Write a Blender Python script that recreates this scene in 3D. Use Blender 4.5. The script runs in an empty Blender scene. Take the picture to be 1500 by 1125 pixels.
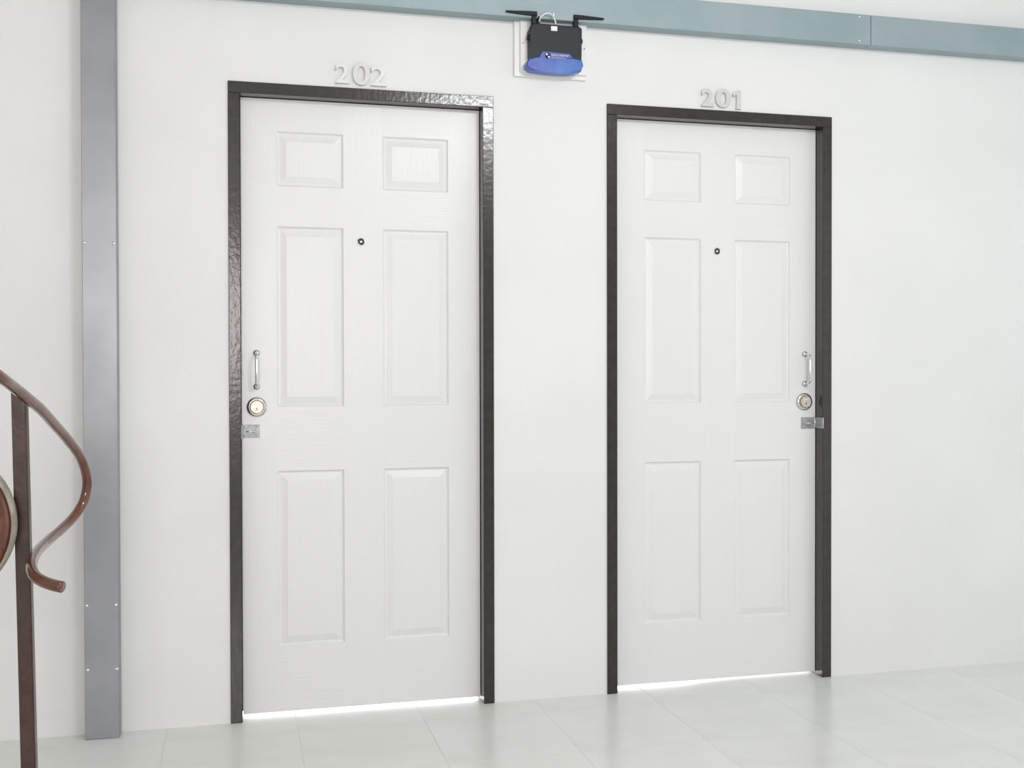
import bpy, bmesh, math, random
from mathutils import Vector, Matrix
random.seed(7)
C = bpy.context.scene.collection
scene = bpy.context.scene

# ---------------------------------------------------------------- camera
def cam_matrix(yaw, pit, rol, loc):
    ca, sa, cb, sb, cc, sc = math.cos(yaw), math.sin(yaw), math.cos(pit), math.sin(pit), math.cos(rol), math.sin(rol)
    Y = Matrix(((ca, -sa, 0), (sa, ca, 0), (0, 0, 1)))
    P = Matrix(((1, 0, 0), (0, cb, -sb), (0, sb, cb)))
    Rr = Matrix(((cc, 0, sc), (0, 1, 0), (-sc, 0, cc)))
    M = Y @ P @ Rr
    r, f, u = M.col[0], M.col[1], M.col[2]
    out = Matrix(((r[0], u[0], -f[0], loc[0]), (r[1], u[1], -f[1], loc[1]), (r[2], u[2], -f[2], loc[2]), (0, 0, 0, 1)))
    return out
cd = bpy.data.cameras.new('camera')
cam = bpy.data.objects.new('camera', cd); C.objects.link(cam)
cd.sensor_width = 36; cd.lens = 36 * 1600 / 1500; cd.clip_start = 0.05
cam.matrix_world = cam_matrix(-.2465, -.0119, .002, (.0248, -3.5916, 1.1257))
scene.camera = cam

# ---------------------------------------------------------------- light and exposure
scene.view_settings.view_transform = 'Standard'
scene.view_settings.look = 'None'
scene.view_settings.gamma = 1
scene.view_settings.use_curve_mapping = False
scene.view_settings.exposure = 0.05
world = bpy.data.worlds.new('World'); scene.world = world
world.use_nodes = True
bg = world.node_tree.nodes['Background']
bg.inputs[0].default_value = (.90, .965, 1.0, 1); bg.inputs[1].default_value = 1.25

def area(name, loc, target, sx, sy, power, col):
    l = bpy.data.lights.new(name, 'AREA'); l.shape = 'RECTANGLE'; l.size = sx; l.size_y = sy
    l.energy = power; l.color = col
    o = bpy.data.objects.new(name, l); C.objects.link(o); o.location = loc
    o.rotation_euler = (Vector(target) - Vector(loc)).to_track_quat('-Z', 'Y').to_euler()
    return o
area('tube_light', (1.45, -2.72, 2.63), (1.30, 0, 1.2), .62, .08, 20, (.97, .99, 1.0))
area('stair_window_light', (-.45, -5.92, 1.55), (-.45, 0, 1.5), 1.25, 1.05, 68, (1.0, .93, .90))
area('room_window_light', (1.35, 3.35, 1.1), (1.35, 0, .9), 3.4, 1.9, 200, (.97, .97, 1.0))

# ---------------------------------------------------------------- materials
def mat(name, col, rough=.5, metal=0., coat=0., spec=.5):
    m = bpy.data.materials.new(name); m.use_nodes = True
    b = m.node_tree.nodes['Principled BSDF']
    b.inputs['Base Color'].default_value = (*col, 1)
    b.inputs['Roughness'].default_value = rough
    b.inputs['Metallic'].default_value = metal
    b.inputs['Coat Weight'].default_value = coat
    b.inputs['Specular IOR Level'].default_value = spec
    return m
def mottled(m, c1, c2, scale, sc=(1, 1, 1), detail=4, lo=.35, hi=.65):
    nt = m.node_tree; b = nt.nodes['Principled BSDF']
    tc = nt.nodes.new('ShaderNodeTexCoord'); mp = nt.nodes.new('ShaderNodeMapping')
    mp.inputs['Scale'].default_value = sc
    n = nt.nodes.new('ShaderNodeTexNoise'); n.inputs['Scale'].default_value = scale; n.inputs['Detail'].default_value = detail
    r = nt.nodes.new('ShaderNodeValToRGB')
    r.color_ramp.elements[0].position = lo; r.color_ramp.elements[0].color = (*c1, 1)
    r.color_ramp.elements[1].position = hi; r.color_ramp.elements[1].color = (*c2, 1)
    L = nt.links.new
    L(tc.outputs['Object'], mp.inputs[0]); L(mp.outputs[0], n.inputs['Vector']); L(n.outputs[0], r.inputs[0]); L(r.outputs[0], b.inputs['Base Color'])
    return m
def bumpy(m, scale, strength, dist, sc=(1, 1, 1), detail=3):
    nt = m.node_tree; b = nt.nodes['Principled BSDF']
    tc = nt.nodes.new('ShaderNodeTexCoord'); mp = nt.nodes.new('ShaderNodeMapping')
    mp.inputs['Scale'].default_value = sc
    n = nt.nodes.new('ShaderNodeTexNoise'); n.inputs['Scale'].default_value = scale; n.inputs['Detail'].default_value = detail
    bp = nt.nodes.new('ShaderNodeBump'); bp.inputs['Strength'].default_value = strength; bp.inputs['Distance'].default_value = dist
    L = nt.links.new
    L(tc.outputs['Object'], mp.inputs[0]); L(mp.outputs[0], n.inputs['Vector']); L(n.outputs[0], bp.inputs['Height'])
    L(bp.outputs[0], b.inputs['Normal'])
    if b.inputs['Coat Weight'].default_value > 0: L(bp.outputs[0], b.inputs['Coat Normal'])
    return m
M_wall = bumpy(mottled(mat('wall_paint', (.8, .8, .79), .6, spec=.3), (.79, .79, .78), (.82, .82, .81), 2.2), 60, .25, .002)
M_ceil = mat('ceiling_paint', (.8, .8, .8), .8)
M_leaf = bumpy(mat('white_door_vertical_grain', (.80, .80, .795), .32, spec=.5), 30, .5, .0014, (9, 1, .35), 4)
M_rail = bumpy(mat('white_door_horizontal_grain', (.80, .80, .795), .32, spec=.5), 30, .5, .0014, (.35, 1, 9), 4)
M_frame = bumpy(mottled(mat('dark_brown_enamel', (.05, .042, .038), .25, coat=.35, spec=.4), (.024, .0185, .015), (.033, .025, .021), 30), 70, .2, .003, (1, 1, .7))
M_frame.node_tree.nodes['Principled BSDF'].inputs['Coat Roughness'].default_value = .12
M_clad = bumpy(mottled(mat('grey_sheet_metal', (.3, .32, .34), .40, .6), (.26, .275, .295), (.31, .32, .34), 5), 8, .12, .004)
M_beam = bumpy(mottled(mat('blue_grey_sheet_metal', (.3, .36, .38), .55, .25), (.30, .38, .405), (.34, .415, .44), 5), 8, .12, .004)
M_screw = mat('screw_zinc', (.8, .8, .8), .2, 1)
M_tile = mottled(mat('pale_floor_tile', (.6, .61, .57), .23, spec=.5), (.74, .745, .71), (.80, .805, .775), 3.5, (1, 1, 1), 6)
M_tileb = mottled(mat('pale_floor_tile_warm', (.6, .61, .57), .25, spec=.5), (.75, .75, .715), (.79, .795, .76), 3.5, (1, 2, 1), 6)
M_grout = mat('grout', (.70, .70, .67), .8)
M_post = bumpy(mottled(mat('brown_post_paint', (.07, .04, .033), .38, .0, coat=.2, spec=.35), (.036, .017, .013), (.058, .029, .021), 40), 50, .35, .002)
M_pipe = bumpy(mottled(mat('copper_brown_paint', (.2, .085, .05), .3, .0, coat=1, spec=.3), (.085, .024, .011), (.145, .043, .019), 30), 25, .2, .002)
M_pipe.node_tree.nodes['Principled BSDF'].inputs['Coat Roughness'].default_value = .05
M_pipe.node_tree.nodes['Principled BSDF'].inputs['Coat IOR'].default_value = 1.5
M_rim = mottled(mat('pale_rim', (.3, .28, .22), .35, spec=.5), (.22, .19, .14), (.36, .34, .27), 25)  # paler tone for the band round the ring's outer edge
M_chrome = mat('satin_steel', (.62, .61, .58), .22, 1)
M_polished = mat('polished_steel', (.75, .75, .74), .08, 1)
M_brass = mat('warm_nickel', (.66, .58, .48), .42, 1)
M_zinc = mottled(mat('zinc_plate', (.5, .52, .53), .5, .6), (.33, .345, .355), (.48, .5, .51), 60)
M_dark = mat('dark_gap', (.02, .02, .02), .5)
M_board = mat('white_plastic', (.8, .8, .78), .35)
M_router = bumpy(mat('charcoal_plastic', (.016, .022, .026), .45, spec=.3), 300, .3, .0005)
M_black = mat('black_plastic', (.008, .011, .012), .45, spec=.25)
M_blue = mottled(mat('blue_plastic', (.05, .14, .55), .3, coat=.15, spec=.4), (.02, .055, .38), (.045, .15, .5), 14)
M_blued = mat('deep_blue_plastic', (.03, .06, .35), .3)
M_print = mat('white_print', (.8, .85, .9), .5)
M_digit_w = mat('white_digit', (.78, .78, .77), .45)
M_digit_g2 = mat('off_white_digit', (.7, .7, .7), .45)
M_digit_g = mat('light_grey_digit', (.62, .62, .61), .45)
M_cable = mat('white_cable', (.8, .79, .77), .4)
def emis(name, col, s):
    m = bpy.data.materials.new(name); m.use_nodes = True
    b = m.node_tree.nodes['Principled BSDF']
    b.inputs['Base Color'].default_value = (*col, 1); b.inputs['Emission Color'].default_value = (*col, 1); b.inputs['Emission Strength'].default_value = s
    return m
M_tube = emis('tube_glow', (.95, .98, 1), 6)

# ---------------------------------------------------------------- helpers
def link(name, bm, m, parent=None, smooth=False, kind=None):
    bmesh.ops.recalc_face_normals(bm, faces=bm.faces)
    me = bpy.data.meshes.new(name); bm.to_mesh(me); bm.free()
    for mm in (m if isinstance(m, (list, tuple)) else [m]): me.materials.append(mm)
    if smooth:
        for p in me.polygons: p.use_smooth = True
    o = bpy.data.objects.new(name, me); C.objects.link(o)
    if parent: o.parent = parent
    if kind: o['kind'] = kind
    return o
def empty(name, loc=(0, 0, 0), rz=0):
    o = bpy.data.objects.new(name, None); C.objects.link(o); o.location = loc; o.rotation_euler.z = rz; o.empty_display_size = .05
    return o
def tag(o, label, cat, group=None, kind=None):
    o['label'] = label; o['category'] = cat
    if group: o['group'] = group
    if kind: o['kind'] = kind
    return o
def box(bm, x0, x1, y0, y1, z0, z1, bev=0, seg=1):
    r = bmesh.ops.create_cube(bm, size=1)
    vs = r['verts']
    for v in vs:
        v.co = Vector((x0 + (v.co.x + .5) * (x1 - x0), y0 + (v.co.y + .5) * (y1 - y0), z0 + (v.co.z + .5) * (z1 - z0)))
    if bev:
        es = list({e for v in vs for e in v.link_edges})
        bmesh.ops.bevel(bm, geom=es, offset=bev, segments=seg, affect='EDGES', profile=.5)
    return vs
def boxo(name, b, m, parent=None, bev=0, seg=1, **k):
    bm = bmesh.new(); box(bm, *b, bev, seg); return link(name, bm, m, parent, **k)
def prism(bm, pts, y0, y1, bev=0, seg=2):
    """outline in x,z extruded along y (y0 = front)"""
    f = [bm.verts.new((x, y0, z)) for x, z in pts]; b = [bm.verts.new((x, y1, z)) for x, z in pts]
    n = len(pts)
    ff = bm.faces.new(f); bm.faces.new(b[::-1])
    for i in range(n): bm.faces.new((f[i], b[i], b[(i + 1) % n], f[(i + 1) % n]))
    if bev:
        bmesh.ops.bevel(bm, geom=list(ff.edges), offset=bev, segments=seg, affect='EDGES', profile=.5)
def lathe_y(bm, cx, cz, prof, n=32):
    """prof: (radius, y) list, spun round the y axis at cx, cz"""
    rings = []
    for r, y in prof:
        if r < 1e-6: rings.append([bm.verts.new((cx, y, cz))])
        else: rings.append([bm.verts.new((cx + r * math.cos(2 * math.pi * i / n), y, cz + r * math.sin(2 * math.pi * i / n))) for i in range(n)])
    for a, b in zip(rings, rings[1:]):
        for i in range(n):
            j = (i + 1) % n
            vs = [a[0]] if len(a) == 1 else [a[i], a[j]]
            vs += [b[0]] if len(b) == 1 else [b[j], b[i]]
            if len(vs) >= 3: bm.faces.new(vs)
def catmull(P, n=8):
    P = [Vector(p) for p in P]; out = []
    Q = [2 * P[0] - P[1]] + P + [2 * P[-1] - P[-2]]
    for i in range(1, len(Q) - 2):
        a, b, c, d = Q[i - 1:i + 3]
        for k in range(n):
            t = k / n
            out.append(.5 * ((2 * b) + (c - a) * t + (2 * a - 5 * b + 4 * c - d) * t * t + (3 * b - a - 3 * c + d) * t ** 3))
    out.append(P[-1]); return out
def tube(bm, P, r, n=16, closed=False, cap=True):
    P = [Vector(p) for p in P]; N = len(P); rings = []; up = None
    for i in range(N):
        t = ((P[(i + 1) % N] - P[i - 1]) if closed or 0 < i < N - 1 else (P[1] - P[0] if i == 0 else P[-1] - P[-2])).normalized()
        if up is None: up = t.orthogonal().normalized()
        up = (up - t * up.dot(t)).normalized(); s = t.cross(up)
        rr = r(i / (N - 1)) if callable(r) else r
        rings.append([bm.verts.new(P[i] + rr * (math.cos(2 * math.pi * k / n) * up + math.sin(2 * math.pi * k / n) * s)) for k in range(n)])
    rng = range(N) if closed else range(N - 1)
    for i in rng:
        a, b = rings[i], rings[(i + 1) % N]
        off = 0
        if closed and i == N - 1:
            off = min(range(n), key=lambda k: (a[0].co - b[k].co).length)
        for k in range(n):
            bm.faces.new((a[k], a[(k + 1) % n], b[(k + 1 + off) % n], b[(k + off) % n]))
    if cap and not closed:
        bm.faces.new(rings[0]); bm.faces.new(rings[-1][::-1])

# ---------------------------------------------------------------- setting
WY = .006            # front plane of the corridor wall
D2 = 1.2696          # distance between the two doors
W, H = .866, 2.05    # outer size of a door frame
X0, X1, YB, ZC = -2.6, 5.0, -6.0, 2.78
def structure(o, label, cat): return tag(o, label, cat, kind='structure')
bm = bmesh.new()
for a in [(X0, .002, WY, .106, 0, ZC), (W - .002, D2 + .002, WY, .106, 0, ZC), (D2 + W - .002, X1, WY, .106, 0, ZC),
          (.002, W - .002, WY, .106, H - .002, ZC), (D2 + .002, D2 + W - .002, WY, .106, H - .002, ZC)]:
    box(bm, *a)
structure(link('wall_front', bm, M_wall), 'white painted plaster wall holding the two white doors', 'wall')
# rear of the corridor with the stair window, beyond the camera
bm = bmesh.new()
for a in [(X0, -1.1, YB - .1, YB, 0, ZC), (.2, X1, YB - .1, YB, 0, ZC), (-1.1, .2, YB - .1, YB, 0, 1.0), (-1.1, .2, YB - .1, YB, 2.1, ZC)]:
    box(bm, *a)
structure(link('wall_back', bm, M_wall), 'plain white corridor wall with a window behind the camera', 'wall')
structure(boxo('ceiling', (X0, X1, YB - .1, 4.2, ZC, ZC + .1), M_ceil), 'plain white corridor ceiling', 'ceiling')
structure(boxo('wall_left_blocker', (X0 - .1, X0, YB - .1, .106, 0, ZC), M_wall), 'plain white unseen wall added at left to cut light', 'wall')  # out-of-view wall added to dim the light coming from the left
# rooms beyond the doors
bm = bmesh.new()
box(bm, -1.3, -1.2, .106, 4.1, 0, ZC); box(bm, 3.9, 4.0, .106, 4.1, 0, ZC); box(bm, -1.3, 4.0, 3.6, 3.7, 0, ZC)
structure(link('wall_far', bm, M_wall), 'white walls of the rooms beyond the two doors', 'wall')

# floor: slab of grout, tiles on it
floor = boxo('floor', (X0, X1, YB - .1, 4.2, -.08, -.0008), M_grout)
structure(floor, 'pale cream tiled corridor floor in front of the doors', 'floor')
T = .4; tx0 = .205 - 4 * T; ty0 = .275
tile_me = []
def tile_mesh(w, m, bev=.0005):
    bm = bmesh.new(); box(bm, 0, w, -w, 0, -.008, 0, bev); o = link('tile', bm, m); me = o.data; bpy.data.objects.remove(o); return me
tm = [tile_mesh(T - .0012, M_tile), tile_mesh(T - .0012, M_tileb)]
for i in range(13):
    for j in range(14):
        o = bpy.data.objects.new('tile', tm[(i * 7 + j * 3 + (i * j) % 5) % 2]); C.objects.link(o); o.parent = floor
        o.location = (tx0 + i * T + .0006, ty0 - j * T - .0006, random.uniform(-.0002, .0002))
bm = bmesh.new()
for i in range(-3, 17):
    for j in range(-9, 16):
        if 0 <= i < 13 and 0 <= j < 14: continue
        x = tx0 + i * T; y = ty0 - j * T
        if x < X0 or x + T > X1 or y > 4 or y - T < YB: continue
        box(bm, x + .0006, x + T - .0006, y - T + .0006, y - .0006, -.008, 0)
o = link('tile_field', bm, M_tile, floor); o['kind'] = 'stuff'

# steel column cover and beam (5 cm proud of the wall)
FY = -.05
trim = boxo('trim_1', (-.431, -.331, FY, WY, 0, 2.36), M_clad, bev=.0015)
structure(trim, 'tall grey sheet metal column cover left of door 202', 'column')
def screw(parent, x, z, y, r=.006, m=M_screw, name='screw'):
    bm = bmesh.new(); lathe_y(bm, x, z, [(r, y + .001), (r, y - .0012), (r * .75, y - .003), (r * .3, y - .004), (0, y - .0042)], 12)
    return link(name, bm, m, parent, True)
for x, z in [(-.4235, 1.518), (-.3395, 1.519), (-.4235, .412), (-.3395, .410), (-.4215, .215), (-.3385, .213), (-.4235, 2.30), (-.3395, 2.30)]:
    screw(trim, x, z, FY, .0055)
bz0, bz1 = 2.307, 2.415
beam = empty('trim_2', (0, FY, bz0)); structure(beam, 'long blue-grey sheet metal beam cover running above the doors', 'beam')
for a, b in [(-.3305, 2.262), (2.264, X1)]:
    bm = bmesh.new(); box(bm, a, b, 0, WY - FY, 0, bz1 - bz0, .0015); link('beam_panel', bm, M_beam, beam)
for x, z in [(2.215, .098), (2.215, .012), (.95, .098), (-.2, .098)]:
    screw(beam, x, z, 0, .0045)

# ---------------------------------------------------------------- doors
LY = .05            # front plane of the leaf behind the frame face
cols = [(.152, .369), (.499, .721)]
rows = [(.226, .801), (1.010, 1.599), (1.729, 1.908)]
def door(name, x0, dx, mirror, label):
    d = empty(name, (x0, 0, 0)); structure(d, label, 'door')
    fw = .037
    # jambs and header; rear rebate makes the stop
    bm = bmesh.new(); box(bm, 0, fw, 0, .1, 0, H - fw, .0015); link('jamb', bm, M_frame, d)
    bm = bmesh.new(); box(bm, W - fw, W, 0, .1, 0, H - fw, .0015); link('jamb', bm, M_frame, d)
    bm = bmesh.new(); box(bm, 0, W, 0, .1, H - fw, H, .0015); link('header', bm, M_frame, d)
    # stops behind the closed leaf
    bm = bmesh.new()
    for q_ in ((fw - .001, fw + .014, LY + .036, .099, .0125, H - fw), (W - fw - .014, W - fw + .001, LY + .036, .099, .0125, H - fw), (fw + .014, W - fw - .014, LY + .036, .099, H - fw - .014, H - fw + .001)): box(bm, *q_)
    link('door_stop', bm, M_frame, d)
    # leaf: stiles and rails round six sunk panels
    lx0, lx1, lz0, lz1 = fw + .002, W - fw - .002, .0115, H - fw - .002
    cs = [(a + dx, b + dx) for a, b in cols]
    bm = bmesh.new()
    vz = lambda a, b, c, e, mi: setattr(bm.faces.new([bm.verts.new(p) for p in ((a, LY, c), (b, LY, c), (b, LY, e), (a, LY, e))]), 'material_index', mi)
    for a, b in ((lx0, cs[0][0]), (cs[0][1], cs[1][0]), (cs[1][1], lx1)): vz(a, b, lz0, lz1, 0)
    zs = [lz0] + [v for r in rows for v in r] + [lz1]
    for a, b in cs:
        for k in range(0, len(zs), 2): vz(a, b, zs[k], zs[k + 1], 1)
    # back and edges
    yb = LY + .035
    q = lambda *p: bm.faces.new([bm.verts.new(v) for v in p])
    q((lx0, yb, lz0), (lx1, yb, lz0), (lx1, yb, lz1), (lx0, yb, lz1))
    q((lx0, LY, lz0), (lx1, LY, lz0), (lx1, yb, lz0), (lx0, yb, lz0))
    q((lx0, LY, lz1), (lx1, LY, lz1), (lx1, yb, lz1), (lx0, yb, lz1))
    q((lx0, LY, lz0), (lx0, LY, lz1), (lx0, yb, lz1), (lx0, yb, lz0))
    q((lx1, LY, lz0), (lx1, LY, lz1), (lx1, yb, lz1), (lx1, yb, lz0))
    bmesh.ops.remove_doubles(bm, verts=bm.verts, dist=1e-5)
    leaf = link('door_leaf', bm, [M_leaf, M_rail], d)
    for (a, b) in cs:
        for (c, e) in rows:
            bm = bmesh.new()
            prof = [(0, LY), (.0015, LY + .0015), (.004, LY + .0055), (.0075, LY + .0075), (.011, LY + .0072), (.030, LY + .0015), (.0325, LY + .0008)]
            rings = []
            for i_, y_ in prof:
                rings.append([bm.verts.new(v) for v in ((a + i_, y_, c + i_), (b - i_, y_, c + i_), (b - i_, y_, e - i_), (a + i_, y_, e - i_))])
            for r1, r2 in zip(rings, rings[1:]):
                for k in range(4): bm.faces.new((r1[k], r1[(k + 1) % 4], r2[(k + 1) % 4], r2[k]))
            bm.faces.new(rings[-1])
            link('panel', bm, M_leaf, leaf)
    # furniture; s=-1 puts it on the left stile, s=1 on the right one
    hx = (W - .086) + .0035 if mirror else .086
    s = 1 if mirror else -1
    h = empty('pull_handle', (hx, LY, 1.131)); h.parent = d; h['label'] = 'steel pull handle'
    for dz in (.0545, -.0545):
        bm = bmesh.new(); lathe_y(bm, 0, dz, [(0, 0), (.011, 0), (.011, -.002), (.0095, -.005), (.006, -.008), (0, -.0085)], 24); link('rosette', bm, M_chrome, h, True)
    bm = bmesh.new()
    tube(bm, catmull([(0, -.004, .0545), (0, -.022, .053), (0, -.036, .047), (0, -.040, .036), (0, -.041, 0), (0, -.040, -.036), (0, -.036, -.047), (0, -.022, -.053), (0, -.004, -.0545)], 6), lambda t: .0042 + .0012 * math.sin(math.pi * t), 14)
    link('grip', bm, M_polished, h, True)
    k = empty('deadbolt', (hx - (.002 if mirror else 0), LY, 1.0105)); k.parent = d; k['label'] = 'round satin steel deadbolt'
    bm = bmesh.new(); lathe_y(bm, 0, 0, [(0, 0), (.0325, 0), (.0325, -.002), (.031, -.005), (.024, -.0095), (.0225, -.009), (.022, -.008), (0, -.008)], 40); link('rose', bm, M_chrome, k, True)
    bm = bmesh.new(); lathe_y(bm, 0, 0, [(.0205, -.007), (.0205, -.014), (.0195, -.016), (0, -.0163)], 36); link('lock_cylinder', bm, M_brass, k)
    bm = bmesh.new(); lathe_y(bm, 0, -.006, [(.0075, -.0162), (.0075, -.0175), (0, -.0176)], 24); link('key_plug', bm, M_brass, k)
    boxo('keyway', (-.0012, .0012, -.0182, -.0174, -.0105, -.0015), M_dark, k)
    boxo('latch_mark', (-.009, .009, -.0172, -.0162, .007, .0085), M_polished, k)
    # hasp: plate on the leaf, staple, hinged strap returning on the frame
    hs = empty('hasp', (lx1 if mirror else lx0, LY, .932)); hs.parent = d; hs['label'] = 'zinc hasp and staple'
    if mirror:
        boxo('plate', (-.058, .0, -.0022, 0, -.021, .021), M_zinc, hs, .0006)
        boxo('strap', (-.0005, .0016, -.052, .0, -.019, .021), M_zinc, hs, .0006)
        boxo('strap_end', (-.0005, .005, -.0535, -.0512, -.019, .021), M_zinc, hs, .0006)
        bm = bmesh.new(); tube(bm, [(-.003, -.004, -.019), (-.003, -.004, .021)], .003, 12); link('hinge_barrel', bm, M_polished, hs, True)
        sx = -.030
        for px_, pz in ((-.05, .015), (-.05, -.015)): screw(hs, px_, pz, -.0022, .003, name='rivet')
    else:
        boxo('plate', (-.003, .056, -.0022, 0, -.021, .021), M_zinc, hs, .0006)
        boxo('strap', (-.003, .0008, -.046, .0, -.021, .021), M_zinc, hs, .0006)
        sx = .029
        for px_, pz in ((.048, .015), (.048, -.015), (.008, -.015), (.008, .015)): screw(hs, px_, pz, -.0022, .0028, name='rivet')
    bm = bmesh.new()
    tube(bm, catmull([(sx - .014, -.001, 0), (sx - .014, -.012, 0), (sx - .008, -.02, 0), (sx + .008, -.02, 0), (sx + .014, -.012, 0), (sx + .014, -.001, 0)], 5), .0025, 10)
    link('staple', bm, M_polished, hs, True)
    # peephole
    p = empty('peephole', (.4255 if not mirror else .434, LY, 1.5555)); p.parent = d; p['label'] = 'small steel door viewer'
    bm = bmesh.new(); lathe_y(bm, 0, 0, [(.0135, 0), (.0135, -.002), (.0128, -.0035), (.0112, -.0035), (.0105, -.001)], 28); link('rim', bm, M_polished, p, True)
    bm = bmesh.new(); lathe_y(bm, 0, 0, [(.0112, -.0008), (0, -.0009)], 24); link('well', bm, M_dark, p)
    bm = bmesh.new(); lathe_y(bm, 0, 0, [(.0048, -.0005), (.0045, -.002), (.003, -.0032), (0, -.0036)], 20); link('lens', bm, M_polished, p, True)
    return d
door('door_1', 0, -.001, False, 'white six-panel door in glossy dark brown frame under number 202')
door('door_2', D2, .003, True, 'white six-panel door in dark brown frame under number 201')

# ---------------------------------------------------------------- room numbers
def digit(ch, x0, x1, z0, z1, y, depth, m, parent, bold):
    cu = bpy.data.curves.new('digit', 'FONT'); cu.body = ch; cu.extrude = depth / 2; cu.offset = bold; cu.bevel_depth = .008; cu.bevel_resolution = 1; cu.size = 1
    t = bpy.data.objects.new('t', cu); C.objects.link(t)
    dg = bpy.context.evaluated_depsgraph_get(); me = bpy.data.meshes.new_from_object(t.evaluated_get(dg))
    bpy.data.objects.remove(t)
    xs = [v.co.x for v in me.vertices]; zs = [v.co.y for v in me.vertices]; ds = [v.co.z for v in me.vertices]
    for v in me.vertices:
        a = (v.co.x - min(xs)) / (max(xs) - min(xs)); b = (v.co.y - min(zs)) / (max(zs) - min(zs)); c = (v.co.z - min(ds)) / (max(ds) - min(ds))
        v.co = (x0 + a * (x1 - x0), y - c * depth, z0 + b * (z1 - z0))
    me.materials.clear(); me.materials.append(m)
    o = bpy.data.objects.new('digit', me); C.objects.link(o); o.parent = parent
    return o
n = empty('door_number', (.42, WY, 2.06)); tag(n, 'raised white numerals 202 on the wall above the left door', 'sign')
for ch, a, b, z0, z1 in (('2', -.081, -.036, .002, .066), ('0', -.0255, .0305, -.001, .0735), ('2', .034, .085, .000, .066)):
    digit(ch, a, b, z0, z1, 0, .013, M_digit_g2 if ch == '0' else M_digit_w, n, .012)
n = empty('door_number', (1.70, WY, 2.058)); tag(n, 'raised light grey numerals 201 on the wall above the right door', 'sign')
for ch, a, b, z0, z1 in (('2', -.080, -.033, .002, .065), ('0', -.026, .034, .001, .0685)):
    digit(ch, a, b, z0, z1, 0, .011, M_digit_g, n, .025)
bm = bmesh.new(); prism(bm, [(.054, -.001), (.072, -.0015), (.072, .065), (.060, .065), (.041, .054), (.041, .042), (.056, .050)], -.011, 0, .001, 1)
link('digit', bm, M_digit_g, n)

# ---------------------------------------------------------------- backing board, router, cable
b = empty('backing_board', (1.065, WY, 2.122)); tag(b, 'square white backing board on the wall behind the router', 'board')
bm = bmesh.new(); box(bm, -.128, .126, -.012, 0, 0, .19, .0015); link('base', bm, M_board, b)
bm = bmesh.new(); box(bm, -.109, .126, -.022, -.0121, .014, .19, .002); link('cover', bm, M_board, b)
for x, z in ((-.100, .110), (.117, .105), (.008, .177)): screw(b, x, z, -.022, .0025, M_zinc)

r = empty('wireless_router', (1.0705, -.017, 2.128)); tag(r, 'charcoal and blue wireless router hung on the white board', 'router')
bm = bmesh.new()
prism(bm, [(-.086, .012), (.090, .014), (.092, .155), (.083, .162), (-.070, .163), (-.082, .160), (-.091, .140), (-.090, .05)], -.036, 0, .004, 3)
link('casing', bm, M_router, r)
bm = bmesh.new()
def arc(cx, cz, rr, a0, a1, n=7): return [(cx + rr * math.cos(math.radians(a0 + (a1 - a0) * i / n)), cz + rr * math.sin(math.radians(a0 + (a1 - a0) * i / n))) for i in range(n + 1)]
prism(bm, [(-.104, .0227), (-.1016, .0117), (-.094, .006), (-.085, .003), (-.06, .001), (.0075, -.0005), (.045, .001), (.073, .005), (.087, .015), (.093, .025), (.0935, .033), (.089, .047), (.0545, .050), (-.055, .0505), (-.0935, .041), (-.101, .033)], -.044, -.004, .0035, 3)
link('front_band', bm, M_blue, r, False)
bm = bmesh.new(); prism(bm, [(-.062, .046), (.060, .046), (.050, .058), (.046, .066), (-.040, .067), (-.052, .066), (-.054, .056)], -.044, -.03, .002, 2)
link('badge', bm, M_blued, r)
bm = bmesh.new(); lathe_y(bm, -.0315, .0535, [(.0095, -.044), (.0095, -.0455), (0, -.0457)], 24); e = link('emblem', bm, M_black, r); e['label'] = 'round black emblem with two white marks'
for dx_, dz_ in ((-.0035, .004), (.0035, -.004)):
    bm = bmesh.new(); lathe_y(bm, -.0315 + dx_, .0535 + dz_, [(.0033, -.0455), (.0033, -.0461), (0, -.0462)], 12); link('emblem_mark', bm, M_print, e)
# two tiny rows of lettering, too small to read in the photograph
bm = bmesh.new(); rnd = random.Random(3)
for zz, hh, x, xe in ((.0535, .0065, -.0195, .043), (.0465, .0035, -.0195, .031)):
    while x < xe:
        w = rnd.uniform(.45, .8) * hh
        k = rnd.choice((0, 1, 2))
        box(bm, x, x + w * .28, -.0447, -.0438, zz, zz + hh)
        if k: box(bm, x, x + w, -.0447, -.0438, zz, zz + hh * .25)
        if k != 1: box(bm, x, x + w, -.0447, -.0438, zz + hh * .75, zz + hh)
        if k == 2: box(bm, x + w * .72, x + w, -.0447, -.0438, zz, zz + hh)
        x += w + .0014
o = link('lettering', bm, M_print, r); o['kind'] = 'stuff'
s_ = boxo('sticker', (-.0175, .004, -.0366, -.0358, .1405, .156), M_board, r); s_['label'] = 'small white paper sticker'
for x0_, sg in ((-.091, -1), (.0915, 1)):
    bm = bmesh.new()
    tube(bm, [(x0_, -.018, .117), (x0_ + sg * .004, -.018, .117), (x0_ + sg * .0055, -.018, .117)], lambda t: .011 - .003 * t, 18)
    link('side_foot', bm, M_black, r, False)
for sg, bx, name_ in ((-1, -.076, 'l'), (1, .070, 'r')):
    an = empty('antenna', (bx, -.030, .158)); an.parent = r
    bm = bmesh.new(); box(bm, -.0085, .0085, -.009, .009, 0, .030, .002); link('hinge', bm, M_black, an)
    bm = bmesh.new()
    L0, L1 = -.0085 * sg, .098 * sg
    prism(bm, [(L0, .027), (L0, .0405), (sg * .02, .0400), (L1, .0365), (L1, .0325), (sg * .045, .0290)], -.014, .000, .001, 1)
    link('blade', bm, M_black, an)
boxo('plug', (-.064, -.056, -.034, -.014, .160, .187), M_black, r, .0015)

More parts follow.
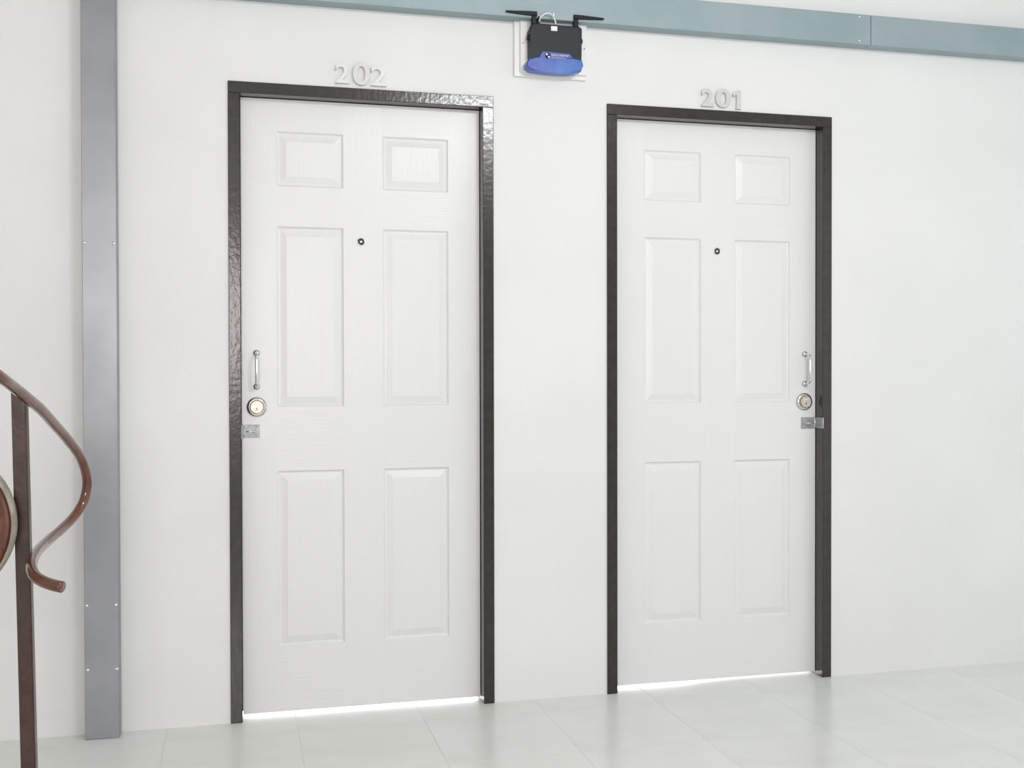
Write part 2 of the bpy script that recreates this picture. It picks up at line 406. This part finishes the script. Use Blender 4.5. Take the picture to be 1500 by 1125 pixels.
bm = bmesh.new()
P3 = [(1.0125, -.052, 2.296), (1.013, -.060, 2.304), (1.020, -.066, 2.3125), (1.034, -.068, 2.3205), (1.048, -.067, 2.3185), (1.060, -.064, 2.308), (1.067, -.058, 2.296), (1.0695, -.052, 2.2915)]
tube(bm, catmull(P3, 6), .0024, 10); cb = link('cable', bm, M_cable, None, True)
tag(cb, 'short white cable looped over the top of the router', 'cable')
bm = bmesh.new(); box(bm, 1.0535, 1.0590, -.0735, -.060, 2.309, 2.323, .0015); link('cable_tie', bm, M_cable, cb)

# ---------------------------------------------------------------- stair railing
px_, py_ = -.393, -1.2116
rl = empty('stair_railing', (px_, py_, 0)); tag(rl, 'glossy brown metal stair railing with curled handrail end at left', 'railing')
def loc(p): return (p[0] - px_, p[1] - py_, p[2])
# square hollow post, a touch out of plumb
bm = bmesh.new()
vs = box(bm, -.0142, .0142, -.0142, .0142, 0, 1.08, 0)
for v in bm.verts: v.co.x += .0108 - .0176 * v.co.z
for v in bm.verts:
    if v.co.z > 1: v.co.z = 1.083 - .85 * (v.co.x + .008)
bmesh.ops.bevel(bm, geom=list(bm.edges), offset=.0025, segments=2, affect='EDGES')
link('post', bm, M_post, rl)
bm = bmesh.new(); box(bm, -.05, .05, -.05, .05, 0, .006, .001); link('base_plate', bm, M_post, rl)
# second post under the upper end of the handrail, beyond the left edge of the picture
bm = bmesh.new(); box(bm, -.1965 - .0142, -.1965 + .0142, -.65 - .0142, -.65 + .0142, 0, 1.288, .002); link('post', bm, M_post, rl)
bm = bmesh.new(); box(bm, -.2465, -.1465, -.70, -.60, 0, .006, .001); link('base_plate', bm, M_post, rl)
rail = [(-.62, -1.98, 1.325), (-.52, -1.72, 1.238), (-0.4315, -1.4716, 1.15), (-0.4025, -1.3916, 1.1168), (-0.392, -1.3216, 1.0967), (-0.3799, -1.2516, 1.074), (-0.3678, -1.1716, 1.0481), (-0.3569, -1.0716, 1.0122), (-0.3422, -0.9816, 0.9726), (-0.3288, -0.9116, 0.9335), (-0.3208, -0.8716, 0.8952), (-0.3191, -0.8566, 0.8585), (-0.327, -0.8616, 0.8207), (-0.3442, -0.8916, 0.7898), (-0.3622, -0.9516, 0.7703), (-0.3769, -1.0416, 0.7582), (-0.3809, -1.1516, 0.7521), (-0.3745, -1.2516, 0.7433), (-0.3595, -1.3116, 0.7317), (-0.3399, -1.3416, 0.7243), (-0.3174, -1.3616, 0.7191), (-0.3001, -1.3716, 0.7163)]
bm = bmesh.new(); tube(bm, [loc(p) for p in catmull(rail, 8)], .0112, 20)
hr = link('handrail', bm, M_pipe, rl, True)
# ring ornament welded to the post, only its right edge enters the picture
RR, rr_ = .129, .029
bm = bmesh.new()
tube(bm, [(-.5575 - px_ + RR * math.cos(2 * math.pi * i / 64), -1.262 - py_, .8277 + RR * math.sin(2 * math.pi * i / 64)) for i in range(64)], rr_, 24, closed=True)
rg = link('ring_ornament', bm, M_pipe, rl, True); rg['label'] = 'thick copper brown ring touching the post'
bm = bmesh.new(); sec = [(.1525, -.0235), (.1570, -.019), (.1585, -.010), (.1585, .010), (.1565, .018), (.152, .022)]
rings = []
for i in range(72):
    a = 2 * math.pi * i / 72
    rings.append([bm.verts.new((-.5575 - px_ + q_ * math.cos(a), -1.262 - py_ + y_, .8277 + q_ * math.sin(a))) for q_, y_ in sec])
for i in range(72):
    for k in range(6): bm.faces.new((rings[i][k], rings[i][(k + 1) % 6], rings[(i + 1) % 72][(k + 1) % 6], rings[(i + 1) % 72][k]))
rb = link('rim_band', bm, M_rim, rg, True); rb['label'] = 'pale outer rim'

# ---------------------------------------------------------------- ceiling lamp outside the picture
cl = empty('ceiling_light', (1.45, -2.72, ZC)); tag(cl, 'slim white tube lamp on the corridor ceiling', 'lamp')
boxo('housing', (-.33, .33, -.03, .03, -.06, 0), M_board, cl, .004)
bm = bmesh.new(); tube(bm, [(-.31, 0, -.085), (.31, 0, -.085)], .013, 14); link('tube', bm, M_tube, cl, True)
for sx_ in (-.318, .318): boxo('end_cap', (sx_ - .01, sx_ + .01, -.018, .018, -.105, -.058), M_board, cl, .002)
